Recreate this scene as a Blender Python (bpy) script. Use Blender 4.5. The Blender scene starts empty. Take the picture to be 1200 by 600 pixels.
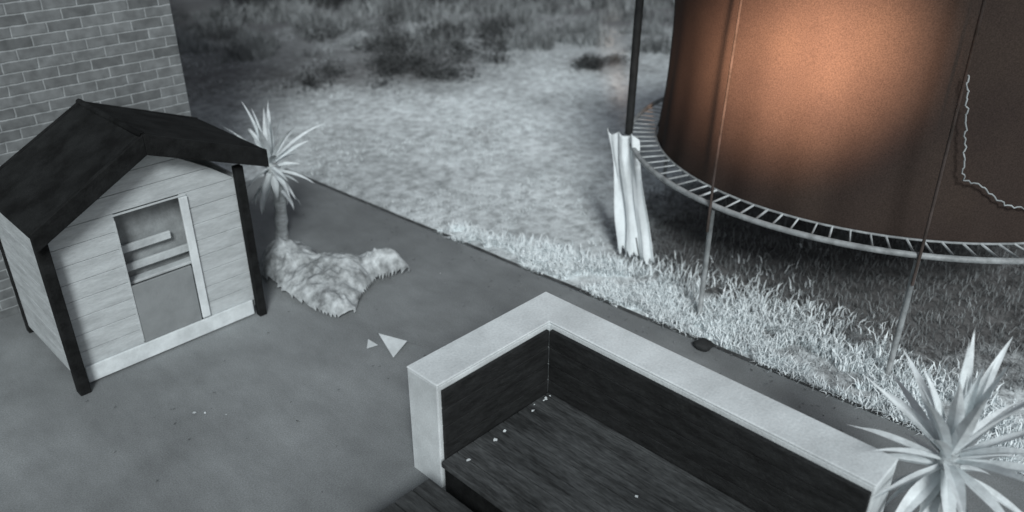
import bpy, math, random
import bmesh
import numpy as np
from mathutils import Vector, Matrix, noise
random.seed(7); rng=np.random.default_rng(7)
scene=bpy.context.scene
COL=bpy.context.collection

# ------------------------------------------------------------ materials
def nt_new(name):
    m=bpy.data.materials.new(name); m.use_nodes=True
    nt=m.node_tree; b=nt.nodes["Principled BSDF"]
    return m,nt,b
def N(nt,t,**kw):
    n=nt.nodes.new(t)
    for k,v in kw.items(): setattr(n,k,v)
    return n
def ramp(nt,stops):
    r=N(nt,"ShaderNodeValToRGB"); e=r.color_ramp.elements
    while len(e)<len(stops): e.new(0.5)
    for i,(p,c) in enumerate(stops):
        e[i].position=p; e[i].color=(c[0],c[1],c[2],1)
    return r
def g(v,t=(0.93,1.0,1.02)): return (v*t[0],v*t[1],v*t[2])
def mat(name,lo,hi,scale=6,rough=.8,bump=.2,bscale=60,stretch=(1,1,1),detail=4,pos=(.35,.65),fine=.0,spec=.3):
    m,nt,b=nt_new(name); L=nt.links
    tc=N(nt,"ShaderNodeTexCoord"); mp=N(nt,"ShaderNodeMapping"); mp.inputs["Scale"].default_value=stretch
    L.new(tc.outputs["Object"],mp.inputs[0])
    n1=N(nt,"ShaderNodeTexNoise"); n1.inputs["Scale"].default_value=scale; n1.inputs["Detail"].default_value=detail; n1.inputs["Roughness"].default_value=.65
    L.new(mp.outputs[0],n1.inputs[0])
    r=ramp(nt,[(pos[0],lo),(pos[1],hi)]); L.new(n1.outputs[0],r.inputs[0])
    out=r.outputs[0]
    if fine>0 or bump>0:
        n2=N(nt,"ShaderNodeTexNoise"); n2.inputs["Scale"].default_value=bscale; n2.inputs["Detail"].default_value=3
        L.new(mp.outputs[0],n2.inputs[0])
    if fine>0:
        mx=N(nt,"ShaderNodeMix",data_type='RGBA',blend_type='MULTIPLY'); mx.inputs[0].default_value=fine
        r2=ramp(nt,[(.3,(.25,.25,.25)),(.7,(1.3,1.3,1.3))]); L.new(n2.outputs[0],r2.inputs[0])
        L.new(out,mx.inputs[6]); L.new(r2.outputs[0],mx.inputs[7]); out=mx.outputs[2]
    L.new(out,b.inputs["Base Color"])
    if bump>0:
        bp=N(nt,"ShaderNodeBump"); bp.inputs["Strength"].default_value=bump; bp.inputs["Distance"].default_value=.02
        L.new(n2.outputs[0],bp.inputs["Height"]); L.new(bp.outputs[0],b.inputs["Normal"])
    b.inputs["Roughness"].default_value=rough
    b.inputs["Specular IOR Level"].default_value=spec
    return m

# ------------------------------------------------------------ mesh helpers
def link(o,parent=None):
    COL.objects.link(o)
    if parent: o.parent=parent
    return o
def empty(name,loc=(0,0,0)):
    o=bpy.data.objects.new(name,None); o.empty_display_size=.2; o.location=(0,0,0); return link(o)
def mesh(name,V,Fc,m,parent=None,smooth=False):
    me=bpy.data.meshes.new(name); me.from_pydata([tuple(v) for v in V],[],[tuple(f) for f in Fc]); me.update()
    if smooth: me.polygons.foreach_set("use_smooth",[True]*len(me.polygons))
    me.materials.append(m)
    return link(bpy.data.objects.new(name,me),parent)
def bevel(o,w=.008,seg=2):
    md=o.modifiers.new("b","BEVEL"); md.width=w; md.segments=seg; md.limit_method='ANGLE'; return o
class B:
    def __init__(s): s.V=[]; s.F=[]
    def box(s,x0,x1,y0,y1,z0,z1):
        n=len(s.V)
        s.V+=[(x0,y0,z0),(x1,y0,z0),(x1,y1,z0),(x0,y1,z0),(x0,y0,z1),(x1,y0,z1),(x1,y1,z1),(x0,y1,z1)]
        s.F+=[(n,n+3,n+2,n+1),(n+4,n+5,n+6,n+7),(n,n+1,n+5,n+4),(n+1,n+2,n+6,n+5),(n+2,n+3,n+7,n+6),(n+3,n,n+4,n+7)]
    def prism(s,poly,y0,y1):   # poly in xz extruded along y
        n=len(s.V);k=len(poly)
        s.V+=[(x,y0,z) for x,z in poly]+[(x,y1,z) for x,z in poly]
        s.F+=[tuple(range(n,n+k)),tuple(reversed(range(n+k,n+2*k)))]
        for i in range(k):
            j=(i+1)%k; s.F.append((n+j,n+i,n+k+i,n+k+j))
    def tube(s,pts,r,k=8,closed=False):
        pts=[Vector(p) for p in pts]; n0=len(s.V); m=len(pts)
        rr=r if hasattr(r,'__len__') else [r]*m
        for i,p in enumerate(pts):
            a=pts[(i-1)%m] if (closed or i>0) else p; b=pts[(i+1)%m] if (closed or i<m-1) else p
            d=(b-a).normalized(); up=Vector((0,0,1)) if abs(d.z)<.9 else Vector((1,0,0))
            u=d.cross(up).normalized(); w=d.cross(u)
            for j in range(k):
                t=2*math.pi*j/k; s.V.append(tuple(p+u*(rr[i]*math.cos(t))+w*(rr[i]*math.sin(t))))
        for i in range(m if closed else m-1):
            a=n0+i*k; b=n0+((i+1)%m)*k
            for j in range(k): s.F.append((a+j,a+(j+1)%k,b+(j+1)%k,b+j))
        if not closed:
            s.F.append(tuple(range(n0,n0+k))); s.F.append(tuple(reversed(range(n0+(m-1)*k,n0+m*k))))
    def make(s,name,m,parent=None,smooth=False): return mesh(name,s.V,s.F,m,parent,smooth)

def blades(name,P,Lh,W,m,lean=.5,parent=None,seg=2):
    n=len(P); a=rng.uniform(0,2*np.pi,n); d=np.stack([np.cos(a),np.sin(a),0*a],1)
    b=rng.uniform(0,2*np.pi,n); e=np.stack([np.cos(b),np.sin(b),0*b],1)
    ln=rng.uniform(.1,1,n)[:,None]*lean
    up=np.array([0,0,1.]); Lh=Lh[:,None]; W=W[:,None]
    mid=P+up*Lh*.55+e*ln*Lh*.3; tip=P+up*Lh*(1-ln*.35)+e*ln*Lh
    V=np.stack([P-d*W/2,P+d*W/2,mid+d*W*.4,mid-d*W*.4,tip],1).reshape(-1,3)
    me=bpy.data.meshes.new(name)
    me.vertices.add(n*5); me.vertices.foreach_set("co",V.astype(np.float32).ravel())
    base=np.arange(n)*5
    q=np.stack([base,base+1,base+2,base+3,base+3,base+2,base+4],1).ravel()
    me.loops.add(n*7); me.loops.foreach_set("vertex_index",q.astype(np.int32))
    me.polygons.add(n*2)
    st=np.stack([np.arange(n)*7,np.arange(n)*7+4],1).ravel(); tot=np.tile([4,3],n)
    me.polygons.foreach_set("loop_start",st.astype(np.int32)); me.polygons.foreach_set("loop_total",tot.astype(np.int32))
    me.update(calc_edges=True); me.validate(); me.materials.append(m)
    return link(bpy.data.objects.new(name,me),parent)

# ------------------------------------------------------------ ground / lawn
def lawn_mat():
    m,nt,b=nt_new("lawn_grass"); L=nt.links
    geo=N(nt,"ShaderNodeNewGeometry")
    n1=N(nt,"ShaderNodeTexNoise"); n1.inputs["Scale"].default_value=.5; n1.inputs["Detail"].default_value=5; n1.inputs["Roughness"].default_value=.7
    n2=N(nt,"ShaderNodeTexNoise"); n2.inputs["Scale"].default_value=9; n2.inputs["Detail"].default_value=5; n2.inputs["Roughness"].default_value=.8
    L.new(geo.outputs["Position"],n1.inputs[0]); L.new(geo.outputs["Position"],n2.inputs[0])
    r1=ramp(nt,[(.32,g(.48)),(.56,g(.80))]); r2=ramp(nt,[(.34,(.48,.48,.48)),(.60,(1.12,1.12,1.12))])
    L.new(n1.outputs[0],r1.inputs[0]); L.new(n2.outputs[0],r2.inputs[0])
    mx=N(nt,"ShaderNodeMix",data_type='RGBA',blend_type='MULTIPLY'); mx.inputs[0].default_value=1
    L.new(r1.outputs[0],mx.inputs[6]); L.new(r2.outputs[0],mx.inputs[7])
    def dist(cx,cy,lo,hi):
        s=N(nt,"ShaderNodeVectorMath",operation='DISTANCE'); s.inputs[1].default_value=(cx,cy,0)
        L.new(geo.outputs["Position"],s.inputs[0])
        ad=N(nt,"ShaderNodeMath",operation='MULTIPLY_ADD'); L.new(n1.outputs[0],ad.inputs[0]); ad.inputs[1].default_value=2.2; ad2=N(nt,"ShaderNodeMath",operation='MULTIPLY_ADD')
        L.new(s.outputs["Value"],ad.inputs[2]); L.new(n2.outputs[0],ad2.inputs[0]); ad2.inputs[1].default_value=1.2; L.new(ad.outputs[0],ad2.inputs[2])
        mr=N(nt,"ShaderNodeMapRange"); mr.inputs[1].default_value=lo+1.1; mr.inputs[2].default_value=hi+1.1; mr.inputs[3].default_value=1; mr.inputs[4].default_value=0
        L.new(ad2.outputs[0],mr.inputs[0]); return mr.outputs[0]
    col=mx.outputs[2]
    for cx,cy,lo,hi,c in ((6.9,2.3,2.2,2.9,.16),(8.0,10.3,.7,3.0,.10),(4.6,12.6,1.5,5.6,.16),(6.6,7.0,-.2,.9,.34),(10.1,8,.2,1.5,.2)):  # dark spots; the first paints bare soil and trampoline shade into the lawn
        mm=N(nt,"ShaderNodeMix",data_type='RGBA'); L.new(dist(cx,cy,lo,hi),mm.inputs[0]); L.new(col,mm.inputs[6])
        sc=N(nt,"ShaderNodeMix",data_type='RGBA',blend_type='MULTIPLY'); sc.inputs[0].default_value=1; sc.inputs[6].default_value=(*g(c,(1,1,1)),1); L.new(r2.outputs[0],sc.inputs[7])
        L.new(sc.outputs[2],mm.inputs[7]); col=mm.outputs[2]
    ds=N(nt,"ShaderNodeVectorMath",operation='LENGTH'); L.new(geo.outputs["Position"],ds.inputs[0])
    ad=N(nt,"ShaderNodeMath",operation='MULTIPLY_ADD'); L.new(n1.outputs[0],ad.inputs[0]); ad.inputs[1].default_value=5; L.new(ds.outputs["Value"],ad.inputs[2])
    mr=N(nt,"ShaderNodeMapRange"); mr.inputs[1].default_value=14.5; mr.inputs[2].default_value=19; L.new(ad.outputs[0],mr.inputs[0])  # lawn darkens with distance: light falloff painted into its colour
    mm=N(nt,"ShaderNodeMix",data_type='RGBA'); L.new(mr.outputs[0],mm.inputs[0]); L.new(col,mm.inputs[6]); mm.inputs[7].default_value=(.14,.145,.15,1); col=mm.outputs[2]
    L.new(col,b.inputs["Base Color"])
    bp=N(nt,"ShaderNodeBump"); bp.inputs["Strength"].default_value=.4; bp.inputs["Distance"].default_value=.05
    L.new(n2.outputs[0],bp.inputs["Height"]); L.new(bp.outputs[0],b.inputs["Normal"]); b.inputs["Roughness"].default_value=.95
    b.inputs["Specular IOR Level"].default_value=.1
    return m
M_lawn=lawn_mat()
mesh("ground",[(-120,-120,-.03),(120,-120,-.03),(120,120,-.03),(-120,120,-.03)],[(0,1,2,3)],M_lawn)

M_blade=mat("grass_blade",g(.54),g(.82),scale=1.3,rough=.8,bump=0,detail=2)
M_bladeb=mat("grass_blade_pale",g(.80),g(.95),scale=3,rough=.8,bump=0,detail=2)
M_bladed=mat("grass_blade_shade_tint",g(.14),g(.34),scale=3,rough=.8,bump=0,detail=2)  # darker blade copy; shade under the trampoline is put into the colour
def keep_lawn(P):
    x,y=P[:,0],P[:,1]
    edge=np.where(y<1.0,4.57,4.57-(y-1.03)*.055)
    return (x>edge)|((y>7.62)&(x>2.9))
def scatter(n,x0,x1,y0,y1): return np.stack([rng.uniform(x0,x1,n),rng.uniform(y0,y1,n),np.full(n,-.03)],1)
def nfield(P,s,o): return np.array([noise.noise(Vector((p[0]*s,p[1]*s,o))) for p in P])
P=scatter(60000,2.9,13,0,14); P=P[keep_lawn(P)]
nz=nfield(P,.9,0)+.5*nfield(P,3,4)
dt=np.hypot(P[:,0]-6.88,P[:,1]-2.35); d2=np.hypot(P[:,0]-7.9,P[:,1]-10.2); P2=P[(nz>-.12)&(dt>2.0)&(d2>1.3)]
blades("lawn_grass",P2,rng.uniform(.015,.045,len(P2)),rng.uniform(.004,.010,len(P2)),M_blade,lean=1.1)
n=40000
y=rng.uniform(-.4,5.2,n); w=.22+.75*np.clip(1-np.abs(y-2.3)/2.6,0,1)
x=4.57-(np.clip(y,1,9)-1.03)*.055+np.abs(rng.normal(0,1,n))*w*.5+.01
P=np.stack([x,y,np.full(n,-.03)],1)
nz=nfield(P,2.6,9)+.4*nfield(P,7,3); P=P[nz>-.18]
blades("edge_grass",P,rng.uniform(.03,.12,len(P)),rng.uniform(.006,.014,len(P)),M_bladeb,lean=1.1)
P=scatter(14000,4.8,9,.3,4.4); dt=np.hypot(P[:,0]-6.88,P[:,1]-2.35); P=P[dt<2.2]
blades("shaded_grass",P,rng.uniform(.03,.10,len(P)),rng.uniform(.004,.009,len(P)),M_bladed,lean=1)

# ------------------------------------------------------------ patio
def patio_mat():
    m,nt,b=nt_new("patio_concrete"); L=nt.links
    geo=N(nt,"ShaderNodeNewGeometry")
    def nz(s,d,r=.6,st=(1,1,1)):
        mp=N(nt,"ShaderNodeMapping"); mp.inputs["Scale"].default_value=st; L.new(geo.outputs["Position"],mp.inputs[0])
        n=N(nt,"ShaderNodeTexNoise"); n.inputs["Scale"].default_value=s; n.inputs["Detail"].default_value=d; n.inputs["Roughness"].default_value=r; L.new(mp.outputs[0],n.inputs[0]); return n
    a=nz(.6,4); c=nz(4,6,.72,(1,.45,1)); f=nz(120,2)
    r1=ramp(nt,[(.3,g(.17)),(.68,g(.31))]); L.new(a.outputs[0],r1.inputs[0])
    r2=ramp(nt,[(.3,(.80,.80,.80)),(.7,(1.12,1.12,1.12))]); L.new(c.outputs[0],r2.inputs[0])
    r3=ramp(nt,[(.3,(.72,.72,.72)),(.7,(1.2,1.2,1.2))]); L.new(f.outputs[0],r3.inputs[0])
    m1=N(nt,"ShaderNodeMix",data_type='RGBA',blend_type='MULTIPLY'); m1.inputs[0].default_value=1; L.new(r1.outputs[0],m1.inputs[6]); L.new(r2.outputs[0],m1.inputs[7])
    m2=N(nt,"ShaderNodeMix",data_type='RGBA',blend_type='MULTIPLY'); m2.inputs[0].default_value=1; L.new(m1.outputs[2],m2.inputs[6]); L.new(r3.outputs[0],m2.inputs[7])
    L.new(m2.outputs[2],b.inputs["Base Color"]); b.inputs["Roughness"].default_value=.7
    bp=N(nt,"ShaderNodeBump"); bp.inputs["Strength"].default_value=.2; bp.inputs["Distance"].default_value=.01; L.new(c.outputs[0],bp.inputs["Height"]); L.new(bp.outputs[0],b.inputs["Normal"])
    return m
pts=[(-8,-6),(4.75,-6),(4.57,1.0),(4.20,7.6),(-8,7.6)]
V=[(x,y,0) for x,y in pts]+[(x,y,-.06) for x,y in pts]
F=[(0,1,2,3,4)]+[(i,i+5,(i+1)%5+5,(i+1)%5) for i in range(5)]
mesh("patio",V,F,patio_mat())
M_edge=mat("edging_timber",g(.03),g(.08),scale=8,bump=.3)
V=[];ys=np.linspace(-6,7.6,60)
for yy in ys:
    ex=4.57-(max(yy,1)-1.03)*.056+.014*noise.noise(Vector((0,yy*1.5,0)))
    V+=[(ex,yy,.003),(ex+.03,yy,.012)]
F=[(2*i,2*i+1,2*i+3,2*i+2) for i in range(59)]
mesh("patio_edging",V,F,M_edge)

# ------------------------------------------------------------ brick house
def brick_mat():
    m,nt,b=nt_new("brick"); L=nt.links
    tc=N(nt,"ShaderNodeTexCoord"); sp=N(nt,"ShaderNodeSeparateXYZ"); L.new(tc.outputs["Object"],sp.inputs[0])
    cm=N(nt,"ShaderNodeCombineXYZ"); ad=N(nt,"ShaderNodeMath",operation='ADD'); L.new(sp.outputs[0],ad.inputs[0]); L.new(sp.outputs[1],ad.inputs[1]); L.new(ad.outputs[0],cm.inputs[0]); L.new(sp.outputs[2],cm.inputs[1])
    nn=N(nt,"ShaderNodeTexNoise"); nn.inputs["Scale"].default_value=14; nn.inputs["Detail"].default_value=5; L.new(tc.outputs["Object"],nn.inputs[0])
    dist=N(nt,"ShaderNodeVectorMath",operation='MULTIPLY_ADD'); L.new(nn.outputs["Color"],dist.inputs[0]); dist.inputs[1].default_value=(.018,.014,0); L.new(cm.outputs[0],dist.inputs[2])
    br=N(nt,"ShaderNodeTexBrick"); L.new(dist.outputs[0],br.inputs[0]); br.inputs["Scale"].default_value=1
    br.inputs["Brick Width"].default_value=.235; br.inputs["Row Height"].default_value=.078; br.inputs["Mortar Size"].default_value=.008; br.inputs["Mortar Smooth"].default_value=.7
    br.inputs["Color1"].default_value=(*g(.13),1); br.inputs["Color2"].default_value=(*g(.20),1); br.inputs["Mortar"].default_value=(*g(.31),1)
    r=ramp(nt,[(.3,(.7,.7,.7)),(.7,(1.2,1.2,1.2))]); L.new(nn.outputs[0],r.inputs[0])
    mx=N(nt,"ShaderNodeMix",data_type='RGBA',blend_type='MULTIPLY'); mx.inputs[0].default_value=1; L.new(br.outputs[0],mx.inputs[6]); L.new(r.outputs[0],mx.inputs[7]); L.new(mx.outputs[2],b.inputs["Base Color"])
    bp=N(nt,"ShaderNodeBump"); bp.inputs["Strength"].default_value=.4; bp.inputs["Distance"].default_value=.01; L.new(br.outputs["Fac"],bp.inputs["Height"]); bp.invert=True; L.new(bp.outputs[0],b.inputs["Normal"]); b.inputs["Roughness"].default_value=.9
    return m
HX=2.80
H_=empty("brick_house")
b=B(); b.box(-7,HX,6.45,12.5,-.05,5.2); bevel(b.make("walls",brick_mat(),H_),.006)
b=B(); b.prism([(-7.3,5.2),(HX+.3,5.2),(HX+.3,5.32),(-2.3,7.4),(-7.3,5.32)],6.15,12.8); b.make("roof",mat("roof_tile",g(.04),g(.09)),H_)

# ------------------------------------------------------------ playhouse
PH=empty("wooden_playhouse")
M_ply=mat("playhouse_planks",g(.44),g(.58),scale=4,bump=.2,bscale=30,stretch=(1,1,5),rough=.7,fine=.12)
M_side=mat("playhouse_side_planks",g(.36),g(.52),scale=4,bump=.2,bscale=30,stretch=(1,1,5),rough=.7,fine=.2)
M_trim=mat("playhouse_trim",g(.6),g(.78),scale=7,bump=.15)
M_dark=mat("dark_stained_timber",g(.006),g(.016),scale=9,bump=.3,rough=.8,spec=.15)
M_felt=mat("roof_felt",g(.010),g(.026),scale=5,bump=.6,bscale=150,rough=.95,fine=.5,spec=.1)
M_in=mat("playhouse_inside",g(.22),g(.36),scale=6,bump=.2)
M_slat=mat("playhouse_slats",g(.42),g(.6),scale=6,bump=.2)
M_grey=mat("half_door_paint",g(.22),g(.28),scale=4,bump=.1,rough=.6)
fx0,fx1,fy,by=1.15,2.45,5.14,6.10; ax=1.825; ez=1.17; az_=1.58
dx0,dx1,dz0,dz1=1.60,2.04,.15,1.07
front=B(); ph=.125
z=.12
def clipx(zz):
    t=max(0,min(1,(zz-ez+.03)/(az_-ez-.02))); return fx0+(ax-fx0)*t, fx1-(fx1-ax)*t
while z<az_-.1:
    z1=min(z+ph-.0025,az_-.1)
    segs=[(fx0,fx1)]
    if z<dz1-.02 and z1>dz0: segs=[(fx0,dx0),(dx1,fx1)]
    jy=random.uniform(-.001,.001)
    for s0,s1 in segs:
        l0,r0=clipx(z); l1,r1=clipx(z1)
        front.prism([(max(s0,l0),z),(min(s1,r0),z),(min(s1,r1),z1),(max(s0,l1),z1)],fy+jy,fy+.018)
    z+=ph
bevel(front.make("front_wall",M_ply,PH),.003)
side=B(); z=.06
while z<ez-.03:
    z1=min(z+ph-.002,ez-.03)
    side.box(fx0-.018,fx0,fy+.02,by,z,z1); side.box(fx1,fx1+.018,fy+.02,by,z,z1); side.box(fx0,fx1,by,by+.018,z,z1); z+=ph
bevel(side.make("side_walls",M_side,PH),.002)
b=B(); b.prism([(fx0,ez-.03),(fx1,ez-.03),(ax,az_-.06)],by,by+.018); b.make("rear_gable",M_side,PH)
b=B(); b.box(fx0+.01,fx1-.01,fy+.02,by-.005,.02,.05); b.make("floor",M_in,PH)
b=B()
b.box(fx0+.04,fx1-.03,fy-.022,fy-.004,.015,.135)
b.box(dx1-.012,dx1+.045,fy-.024,fy-.004,dz0,dz1+.03)
bevel(b.make("door_frame",M_trim,PH),.004)
b=B()
b.box(dx0-.014,dx0+.0,fy-.008,fy-.003,dz0,dz1+.0)
b.box(dx0-.014,dx1+.045,fy-.010,fy-.003,dz1+.032,dz1+.045)
bevel(b.make("door_architrave",M_ply,PH),.002)
b=B(); b.box(dx0+.003,dx1-.014,fy-.002,fy+.016,dz0-.02,.58); bevel(b.make("half_door",M_grey,PH),.005)
b=B(); b.box(dx0-.25,dx1+.15,fy+.16,fy+.175,.06,1.12); b.make("added_inner_panel",M_in,PH)  # panel added close behind the doorway so the inside catches light
b=B()
for k,zz in enumerate((.64,.78)):
    b.box(dx0-.1,dx1+.05-.12*k,fy+.10,fy+.122,zz,zz+.055)
b.box(dx0-.10,dx1+.05,fy+.05,fy+.13,.565,.585)
bevel(b.make("inside_slats",M_slat,PH),.004)
b=B()
b.box(1.095,1.165,fy-.115,fy-.035,0,1.15); b.box(2.435,2.495,fy-.075,fy-.015,0,1.22)
b.box(1.12,1.165,by-.02,by+.04,0,1.12); b.box(2.45,2.50,by-.02,by+.04,0,1.18)
bevel(b.make("corner_posts",M_dark,PH),.006)
def slope(x0,z0,x1,z1,t,y0,y1,bb):
    d=Vector((x1-x0,0,z1-z0)).normalized(); nrm=Vector((-d.z,0,d.x)); 
    if nrm.z<0: nrm=-nrm
    bb.prism([(x0,z0),(x1,z1),(x1+nrm.x*t,z1+nrm.z*t),(x0+nrm.x*t,z0+nrm.z*t)],y0,y1)
rl=(1.075,1.175); ra=(ax,1.595); rr=(2.635,1.285); yb=5.95
b=B(); slope(*rl,*ra,.035,4.99,yb,b); slope(*rr,*ra,.035,4.99,yb,b)
bevel(b.make("roof_panels",M_felt,PH),.006)
b=B()
for y0 in (4.955,yb+.001):
    for e in (rl,rr):
        b.prism([(e[0],e[1]-.085),(ax,ra[1]-.09),(ax,ra[1]+.045),(e[0],e[1]+.045)],y0,y0+.034)
bevel(b.make("barge_boards",M_dark,PH),.005)
b=B(); b.tube([(ax,4.96,1.632),(ax,yb+.03,1.632)],.022,8); b.make("ridge_cap",M_felt,PH,True)

# ------------------------------------------------------------ low rendered wall (L shape)
M_rend=mat("white_render",g(.54),g(.74),scale=3,bump=.2,bscale=90,rough=.85,fine=.15)
M_cap=mat("wall_coping",g(.56),g(.82),scale=1.6,bump=.15,bscale=70,rough=.8,fine=.15,detail=6)
M_clad=mat("dark_cladding",g(.010),g(.028),scale=6,bump=.3,bscale=40,stretch=(1,1,4),rough=.7,fine=.5)
M_deck=mat("dark_decking",g(.030),g(.090),scale=3,bump=.3,bscale=24,stretch=(4,.7,1),rough=.85,fine=.4,spec=.15)
W=empty("low_garden_wall")
hz=.715; x0,x1,y0,y1,ye=2.20,3.33,2.70,2.95,.74
def Lprism(o,z0,z1,bb,xi=3.085,yi=2.70):
    n=len(bb.V); pl=[(x0-o,yi-o),(xi-o,yi-o),(xi-o,ye-o),(x1+o,ye-o),(x1+o,y1+o),(x0-o,y1+o)]
    bb.V+=[(x,y,z0) for x,y in pl]+[(x,y,z1) for x,y in pl]; k=6
    bb.F+=[tuple(reversed(range(n,n+k))),tuple(range(n+k,n+2*k))]
    for i in range(k): j=(i+1)%k; bb.F.append((n+i,n+j,n+k+j,n+k+i))
b=B(); Lprism(0,-.02,hz-.0145,b); bevel(b.make("masonry",M_rend,W),.008)
b=B(); Lprism(.002,hz-.014,hz,b); bevel(b.make("coping",M_cap,W),.008,3)
b=B(); 
zz=.2
while zz<hz-.06:
    z1=min(zz+.115,hz-.03); b.box(x0+.02,3.055,2.672,2.694,zz,z1); b.box(3.053,3.079,ye+.01,2.668,zz,z1); zz+=.12
bevel(b.make("inner_cladding",M_clad,W),.003)

D=empty("timber_decking")
b=B(); 
xx=2.17
while xx<3.02:
    b.box(xx,min(xx+.116,3.045),-2.5,2.66,.20+random.uniform(-.0015,.0015),.235); xx+=.121
bevel(b.make("boards",M_deck,D),.004)
b=B(); xx=2.05
while xx>-1.2:
    b.box(xx-.115,xx,-2.5,2.62,.19,.225+random.uniform(-.0015,.0015)); xx-=.121
bevel(b.make("step_boards",mat("deck_boards_side",g(.03),g(.07),scale=4,bump=.3,bscale=30,stretch=(6,.8,1),rough=.85,fine=.4,spec=.15),D),.004)
b=B(); b.box(-1.1,2.04,-2.45,2.60,0,.188); b.box(2.19,3.05,-2.45,2.655,0,.198); b.make("fascia",M_dark,D)

# ------------------------------------------------------------ trampoline
T=empty("trampoline"); cx,cy,R,Rn,zr=6.88,2.35,2.10,1.86,.92
M_galv=mat("galvanised_steel",g(.20),g(.36),scale=12,bump=.1,rough=.5)
M_foam=mat("foam_sleeve",g(.008),g(.02),scale=12,bump=.3,rough=.8)
M_mat=mat("jumping_mat",g(.01),g(.02),scale=20,bump=.2,rough=.8)
def pol(a,r,z): a=math.radians(a); return (cx+r*math.cos(a),cy+r*math.sin(a),z)
b=B(); b.tube([pol(a,R,zr) for a in range(0,360,4)],.022,8,True); b.make("frame_ring",M_galv,T,True)
b=B(); b.tube([pol(a,Rn+.015,zr+.005) for a in range(0,360,4)],.009,6,True); b.make("mat_ring",M_galv,T,True)
b=B(); rs=random.Random(2)
for i in range(104):
    a=i*360/104+rs.uniform(-.3,.3); b.tube([pol(a,Rn+.02,zr+.004),pol(a+.5,R-.01,zr+.004)],.0065+.003*rs.random(),5)
b.make("springs",mat("spring_steel",g(.3),g(.6),scale=4,bump=.1,rough=.5),T,True)
b=B(); n=90
b.V=[(cx,cy,zr-.01)]+[pol(a*4,Rn,zr-.005) for a in range(n)]; b.F=[(0,1+i,1+(i+1)%n) for i in range(n)]; b.make("jumping_mat",M_mat,T)
legs=[131,171,209,250,290,330,10,50,90]
b=B()
for a in legs:
    b.tube([pol(a,R,-.03),pol(a,R,zr-.03)],.020,8)
b.make("legs",M_galv,T,True)
b=B()
for a in legs:
    if a==131: continue
    b.tube([pol(a,R+.03,.72),pol(a,R+.03,1.15),pol(a,R-.04,2.75)],.010,8)
b.make("net_poles",mat("net_pole_steel",(.03,.024,.020),(.07,.055,.05)),T,True)
b=B(); b.tube([pol(131,R+.02,.98),pol(131,R+.0,2.75)],.034,10)
b.make("padded_pole",M_foam,T,True)
def net_mat():
    m,nt,bs=nt_new("enclosure_net"); L=nt.links
    geo=N(nt,"ShaderNodeNewGeometry"); n1=N(nt,"ShaderNodeTexNoise"); n1.inputs["Scale"].default_value=110; n1.inputs["Detail"].default_value=3
    n3=N(nt,"ShaderNodeTexNoise"); n3.inputs["Scale"].default_value=1.6; n3.inputs["Detail"].default_value=4
    L.new(geo.outputs["Position"],n1.inputs[0]); L.new(geo.outputs["Position"],n3.inputs[0])
    r=ramp(nt,[(.3,(.030,.0225,.0195)),(.7,(.052,.0385,.033))]); L.new(n1.outputs[0],r.inputs[0])
    r3=ramp(nt,[(.3,(.82,.82,.85)),(.7,(1.14,1.14,1.1))]); L.new(n3.outputs[0],r3.inputs[0])
    mx=N(nt,"ShaderNodeMix",data_type='RGBA',blend_type='MULTIPLY'); mx.inputs[0].default_value=1; L.new(r.outputs[0],mx.inputs[6]); L.new(r3.outputs[0],mx.inputs[7])
    L.new(mx.outputs[2],bs.inputs["Base Color"])
    bs.inputs["Roughness"].default_value=.85; bs.inputs["Specular IOR Level"].default_value=.1
    return m
V=[];F=[];na=360;nz_=20
for k in range(nz_+1):
    z=zr+.0+(2.70-zr)*k/nz_
    for i in range(na):
        s=math.sin(math.pi*k/nz_)
        fold=.010*math.sin(i*.55+1.5*noise.noise(Vector((i*.05,0,0))))*(1-k/nz_)**2
        dr=-.05*s+.010*noise.noise(Vector((i*.08,k*.12,0)))*s+fold
        V.append(pol(i,Rn+dr,z))
for k in range(nz_):
    for i in range(na): F.append((k*na+i,k*na+(i+1)%na,(k+1)*na+(i+1)%na,(k+1)*na+i))
mesh("safety_net",V,F,net_mat(),T,True)
b=B(); b.tube([pol(a,Rn,2.72) for a in range(0,360,4)],.016,6,True); b.make("top_ring",M_foam,T,True)
b=B(); cord=[]
for i in range(70):
    t=i/69
    if t<.6: a=211+(215.0-211)*t/.6; z=2.02-(2.02-1.36)*t/.6
    else: s=(t-.6)/.4; a=215.0+s*17; z=1.36-.25*s+.02*math.sin(s*9)
    cord.append(pol(a+.3*math.sin(i*1.3)*math.sin(i*.37),Rn+.02,z+.008*math.sin(i*2.1)))
b.tube(cord,.0055,6); b.make("net_cord",mat("cord",g(.2),g(.4)),T,True)

# ------------------------------------------------------------ hanging white cloth by the trampoline
M_cloth=mat("white_cloth",g(.74),g(.86),scale=8,bump=.3,bscale=25,rough=.9)
V=[];F=[];nu,nv=48,48
top0=Vector((5.44,4.14,1.0)); top1=Vector((5.38,3.76,.99)); bot0=Vector((5.18,3.74,.0)); bot1=Vector((5.18,3.36,.0))
for j in range(nv+1):
    t=j/nv
    for i in range(nu+1):
        u=i/nu
        a=top0.lerp(bot0,t); c=top1.lerp(bot1,t); uu=.5+(u-.5)*(1.0-.16*math.sin(math.pi*t))
        gap=0
        if t>.6: gap=(t-.6)*.10*(-1 if u<.5 else 1)*(1-abs(u-.5)*2)
        p=a.lerp(c,uu+gap)
        f=.020*math.sin(u*16+2.2*t)+.05*noise.noise(Vector((u*4,t*2.2,2)))+.006*math.sin(u*37+t*4)
        p+=Vector((-.72,.2,0))*f
        p.z=max(p.z+.10*noise.noise(Vector((u*3,t*2,7)))*(1-t),.01+abs(f)*.3)
        V.append(p)
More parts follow.
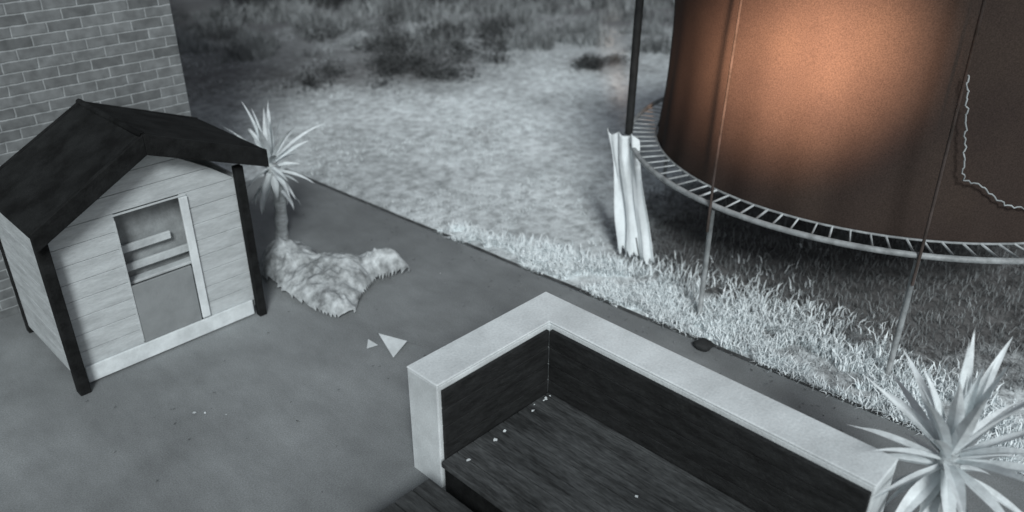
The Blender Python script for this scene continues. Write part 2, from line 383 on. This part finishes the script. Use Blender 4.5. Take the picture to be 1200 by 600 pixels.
for j in range(nv):
    for i in range(nu):
        t=j/nv
        if t>.8 and abs(i-nu//2)<(t-.8)*6: continue
        if t>.95+.08*noise.noise(Vector((i*.3,0,0))): continue
        q=j*(nu+1)+i; F.append((q,q+1,q+nu+2,q+nu+1))
o=mesh("hanging_white_cloth",V,F,M_cloth,None,True); md=o.modifiers.new("s","SOLIDIFY"); md.thickness=.006

# ------------------------------------------------------------ crumpled tarpaulin
poly=[(2.93,5.86),(2.76,5.65),(2.74,5.2),(2.80,4.58),(2.98,4.56),(3.18,4.76),(3.40,4.84),(3.55,4.78),(3.70,4.76),(3.68,4.98),(3.50,5.16),(3.30,5.32),(3.22,5.65),(3.10,5.86)]
def inside(x,y):
    c=False
    for i in range(len(poly)):
        xa,ya=poly[i]; xb,yb=poly[i-1]
        if (ya>y)!=(yb>y) and x<(xb-xa)*(y-ya)/(yb-ya)+xa: c=not c
    return c
def edged(x,y):
    d=9
    for i in range(len(poly)):
        a=Vector(poly[i]);b_=Vector(poly[i-1]); p=Vector((x,y)); ab=b_-a; t=max(0,min(1,(p-a).dot(ab)/ab.length_squared)); d=min(d,(p-a-ab*t).length)
    return d
V=[];F=[];idx={}
st=.010
nx=int(1.15/st);ny=int(1.5/st)
def gs(x,y,cx_,cy_,s): return math.exp(-((x-cx_)**2+(y-cy_)**2)/s)
for j in range(ny):
    for i in range(nx):
        x=2.65+i*st;y=4.48+j*st
        wob=noise.noise_vector(Vector((x*3,y*3,0)))*.04
        if inside(x+wob.x,y+wob.y):
            d=edged(x+wob.x,y+wob.y); q=min(1,d/.17); e=math.sqrt(max(0,1-(1-q)**2))
            v=Vector((x*1.9,y*1.9,1.3)); w=noise.noise_vector(v*1.6)*.8
            r1=1-abs(noise.noise(v+w))*2.2; r2=1-abs(noise.noise((v+w)*2.6+Vector((5,5,5))))*2.4; r3=1-abs(noise.noise((v+w)*5.5))*2
            h=.010+e*(.08+.022*r1+.026*r2+.010*r3+.16*gs(x,y,2.98,5.56,.05)+.13*gs(x,y,3.16,5.06,.06)+.13*gs(x,y,3.56,4.93,.03))
            idx[(i,j)]=len(V); V.append((x+.012*noise.noise(v*4),y+.012*noise.noise(v*4+Vector((9,0,0))),max(h,.006)))
for (i,j),q in idx.items():
    if all(k in idx for k in ((i+1,j),(i,j+1),(i+1,j+1))): F.append((q,idx[(i+1,j)],idx[(i+1,j+1)],idx[(i,j+1)]))
mesh("crumpled_tarpaulin",V,F,mat("tarpaulin",g(.20),g(.62),scale=8,bump=.3,bscale=22,rough=.7,fine=.3),None,True)

# ------------------------------------------------------------ yucca plants
M_leaf=mat("yucca_leaf",g(.60),g(.85),scale=9,bump=.15,rough=.6)
M_bark=mat("yucca_trunk",g(.4),g(.7),scale=14,bump=.8,bscale=40,stretch=(1,1,3),rough=.9)
def yucca(name,loc,h,Lf,n,seed,w=.045,elrange=118,old=8):
    rd=random.Random(seed); E=empty(name); X,Y=loc
    b=B(); k=14; pts=[];rs=[]
    for i in range(k):
        t=i/(k-1); pts.append((X+.02*math.sin(t*4),Y+.015*math.cos(t*5),-.03+h*t)); rs.append(.058-.012*t+.007*math.sin(i*2.4))
    b.tube(pts,rs,10); b.make("trunk",M_bark,E,True)
    V=[];F=[]
    for i in range(n+old):
        dead=i>=n
        t=min(1,i/n); az=i*2.39996+rd.uniform(-.4,.4); el=math.radians(86-elrange*t**1.1+rd.uniform(-11,11)) if not dead else math.radians(rd.uniform(-60,-30)); L_=Lf*(.75+.3*math.sin(math.pi*min(1,t*1.1+.15)))*rd.uniform(.68,1.18)
        droop=rd.uniform(.1,.9)*(.25+t) if not dead else rd.uniform(.3,1.); ww=w*rd.uniform(.7,1.2)
        if dead: L_*=.75
        d=Vector((math.cos(az),math.sin(az),0)); sd=Vector((-math.sin(az),math.cos(az),0)); tw=rd.uniform(-.6,.6)
        p=Vector((X+.02*math.sin(4),Y,h-.03-.16*t-(rd.uniform(0,.15) if dead else 0)))+d*.03; e=el; n0=len(V); S=10
        for s in range(S+1):
            q=s/S; wid=ww*(.6+1.0*q if q<.35 else (.95)*(1-((q-.35)/.65)**1.4))*.5
            dirv=d*math.cos(e)+Vector((0,0,1))*math.sin(e); nr=-d*math.sin(e)+Vector((0,0,1))*math.cos(e)
            s2=(sd+nr*tw*q).normalized()
            V+=[p+s2*wid+nr*wid*.4,p,p-s2*wid+nr*wid*.4]
            p=p+dirv*(L_/S); e-=droop*q*2.2/S
        for s in range(S):
            a=n0+s*3; F+=[(a,a+1,a+4,a+3),(a+1,a+2,a+5,a+4)]
    mesh("leaves",V,F,M_leaf,E,False)
    return E
yucca("yucca_plant",(3.52,.58),.82,.54,40,3,.070,112,12)
yucca("yucca_plant",(3.29,6.14),.84,.47,34,11,.066,125,18)

# ------------------------------------------------------------ small things on the ground
M_pap=mat("paper",g(.6),g(.75),scale=9,bump=.05)
mesh("paper_scrap",[(2.90,4.20,.03),(2.80,3.90,.01),(3.06,3.80,.012),(2.96,3.94,.055),(2.74,4.13,.006),(2.82,4.22,.008),(2.82,4.10,.012)],[(0,1,3),(0,3,2),(4,6,5)],M_pap)
b=B()
rs=random.Random(5)
for (x,y,z) in [(3.02,2.62,.238)]*5+[(2.62,2.58,.238)]*2+[(2.40,2.58,.238),(2.8,1.75,.238),(1.55,4.35,0.004),(1.62,4.3,.004),(1.78,4.2,.004),(2.9,2.62,.238),(3.9,4.6,.004)]:
    x+=rs.uniform(-.14,.01);y+=rs.uniform(-.04,.01); r=rs.uniform(.005,.013); n=len(b.V); a=rs.uniform(0,6)
    for k in range(5): b.V.append((x+r*math.cos(a+k*1.256)*rs.uniform(.6,1.6),y+r*math.sin(a+k*1.256)*rs.uniform(.5,1.2),z+.001+rs.uniform(0,.006)))
    b.F.append((n,n+1,n+2,n+3,n+4))
b.make("fallen_petals",M_pap)
b=B()
for i in range(420):
    if i<260: x=4.5-abs(rs.gauss(0,.35)); y=rs.uniform(1,7)
    else: x=rs.uniform(1,4.3); y=rs.uniform(3.1,7.2)
    if 1.0<x<2.6 and 5<y<6.3: continue
    if x<3.4 and y<3.0: continue
    r=rs.uniform(.003,.012); n=len(b.V); a=rs.uniform(0,6)
    for k in range(4): b.V.append((x+r*math.cos(a+k*1.57)*(1.6 if k%2 else .7),y+r*math.sin(a+k*1.57)*(1.6 if k%2 else .7),.003+rs.uniform(0,.005)))
    b.F.append((n,n+1,n+2,n+3))
b.make("leaf_litter",mat("litter",g(.06),g(.3),scale=30,bump=0))
def stone(x,y,r,seed,name="stone"):
    bm=bmesh.new(); bmesh.ops.create_icosphere(bm,subdivisions=3,radius=r)
    for v in bm.verts:
        v.co*=1+.35*noise.noise(v.co*(1.5/r)*.6+Vector((seed,0,0))); v.co.z*=.6; v.co+=Vector((x,y,r*.35))
    me=bpy.data.meshes.new(name); bm.to_mesh(me); bm.free(); me.materials.append(mat("dark_stone",g(.015),g(.04))); me.polygons.foreach_set("use_smooth",[True]*len(me.polygons)); link(bpy.data.objects.new(name,me))
stone(4.45,2.42,.065,3)

# ------------------------------------------------------------ back of the garden
M_dry=mat("dry_grass",g(.14),g(.36),scale=1.2,bump=0,detail=2)
M_sh=mat("shrub_leaf",g(.03),g(.10),scale=3,bump=0,detail=2)
M_shl=mat("hedge_leaf",g(.04),g(.12),scale=1.2,bump=0,detail=2)
def polar(n,a0,a1,r0,r1):
    a=np.radians(rng.uniform(a0,a1,n)); r=rng.uniform(r0,r1,n); return np.stack([r*np.cos(a),r*np.sin(a),np.full(n,-.03)],1)
P=polar(38000,14,80,13.8,19.0)
nz=nfield(P,1.1,2); k=nz>-.03; P=P[k]; nz=nz[k]
blades("tall_dry_grass",P,rng.uniform(.12,.45,len(P))*(.6+nz*1.4),rng.uniform(.012,.03,len(P)),M_dry,lean=1.0)
def leafmass(name,blobs,n,size,m):
    P=[];tot=sum(bl[3]*bl[4] for bl in blobs)
    for (x,y,z,rx,rz) in blobs:
        k=int(n*rx*rz/tot); d=rng.normal(size=(k,3)); d/=np.linalg.norm(d,axis=1)[:,None]; r=(rng.uniform(0,1.15,k)**.6)[:,None]
        q=d*r*np.array([rx,rx,rz])+np.array([x,y,z]); 
        P.append(q[q[:,2]>-.02])
    P=np.concatenate(P); k=len(P)
    u=rng.normal(size=(k,3)); u/=np.linalg.norm(u,axis=1)[:,None]; v=rng.normal(size=(k,3)); v-=u*(u*v).sum(1)[:,None]; v/=np.linalg.norm(v,axis=1)[:,None]
    s=rng.uniform(.5,1.3,k)[:,None]*size
    V=np.stack([P-u*s,P+v*s*.45,P+u*s,P-v*s*.45],1).reshape(-1,3); F=np.arange(k*4).reshape(-1,4)
    return mesh(name,V.tolist(),F.tolist(),m)
def blobs(cx_,cy_,sx,sy,n,h,r=.35,seed=1):
    rd=random.Random(seed); return [(cx_+rd.gauss(0,sx),cy_+rd.gauss(0,sy),rd.uniform(.0,h),rd.uniform(.5,1.2)*r,rd.uniform(.25,.6)*r) for _ in range(n)]
leafmass("low_shrub",blobs(8.0,10.2,.75,.6,26,.08,.34,2),7000,.03,M_sh)
leafmass("low_shrub",blobs(10.1,7.9,.16,.10,5,.10,.2,4),1800,.022,M_sh)
leafmass("low_shrub",blobs(10.0,11.6,.8,.7,16,.12,.4,6),5000,.03,M_sh)
rd=random.Random(9); hb=[]
for i in range(120):
    a=math.radians(rd.uniform(5,88)); r=rd.uniform(17.5,20.5); hb.append((r*math.cos(a),r*math.sin(a),rd.uniform(.2,2.1),rd.uniform(.5,1.0),rd.uniform(.5,.9)))
leafmass("hedge",hb,60000,.07,M_shl)

# ------------------------------------------------------------ light
w=bpy.data.worlds.new("World"); scene.world=w; w.use_nodes=True; nt=w.node_tree
bg=nt.nodes["Background"]; sky=nt.nodes.new("ShaderNodeTexSky"); sky.sky_type='NISHITA'; sky.sun_disc=False
dv=Vector((.62,.785,0)).normalized()*math.cos(math.radians(37)); d=Vector((dv.x,dv.y,-math.sin(math.radians(37))))
sky.sun_elevation=math.radians(37); sky.sun_rotation=math.atan2(-d.x,-d.y)
hs=nt.nodes.new("ShaderNodeHueSaturation"); hs.inputs["Saturation"].default_value=.30
nt.links.new(sky.outputs[0],hs.inputs["Color"]); nt.links.new(hs.outputs[0],bg.inputs[0]); bg.inputs[1].default_value=.068
s=bpy.data.lights.new("infrared_stand_in","SUN"); s.energy=2.5; s.angle=math.radians(14); s.color=(.95,.99,1.0)  # sun standing in for the camera's infrared lamp
so=link(bpy.data.objects.new("infrared_stand_in",s)); so.rotation_euler=d.to_track_quat('-Z','Y').to_euler()
l=bpy.data.lights.new("added_glow_spot","SPOT"); l.energy=24000; l.color=(1,.58,.37); l.spot_size=math.radians(13.5); l.spot_blend=1; l.shadow_soft_size=.35  # unseen spot added to make the orange glow on the net
lo=link(bpy.data.objects.new("added_glow_spot",l)); lo.location=(.5,-.9,3.5); lo.rotation_euler=(Vector((5.05,2.33,2.0))-lo.location).to_track_quat('-Z','Y').to_euler()

# ------------------------------------------------------------ camera
c=bpy.data.cameras.new("camera"); c.sensor_width=36; c.lens=28.53; c.clip_end=600; co=link(bpy.data.objects.new("camera",c))
c.dof.use_dof=True; c.dof.focus_distance=4.9; c.dof.aperture_fstop=.75
co.location=(0,0,3.3); co.rotation_euler=(math.radians(62.3),0,math.radians(-45.7)); scene.camera=co
scene.view_settings.view_transform='Standard'; scene.view_settings.look='None'; scene.view_settings.exposure=0
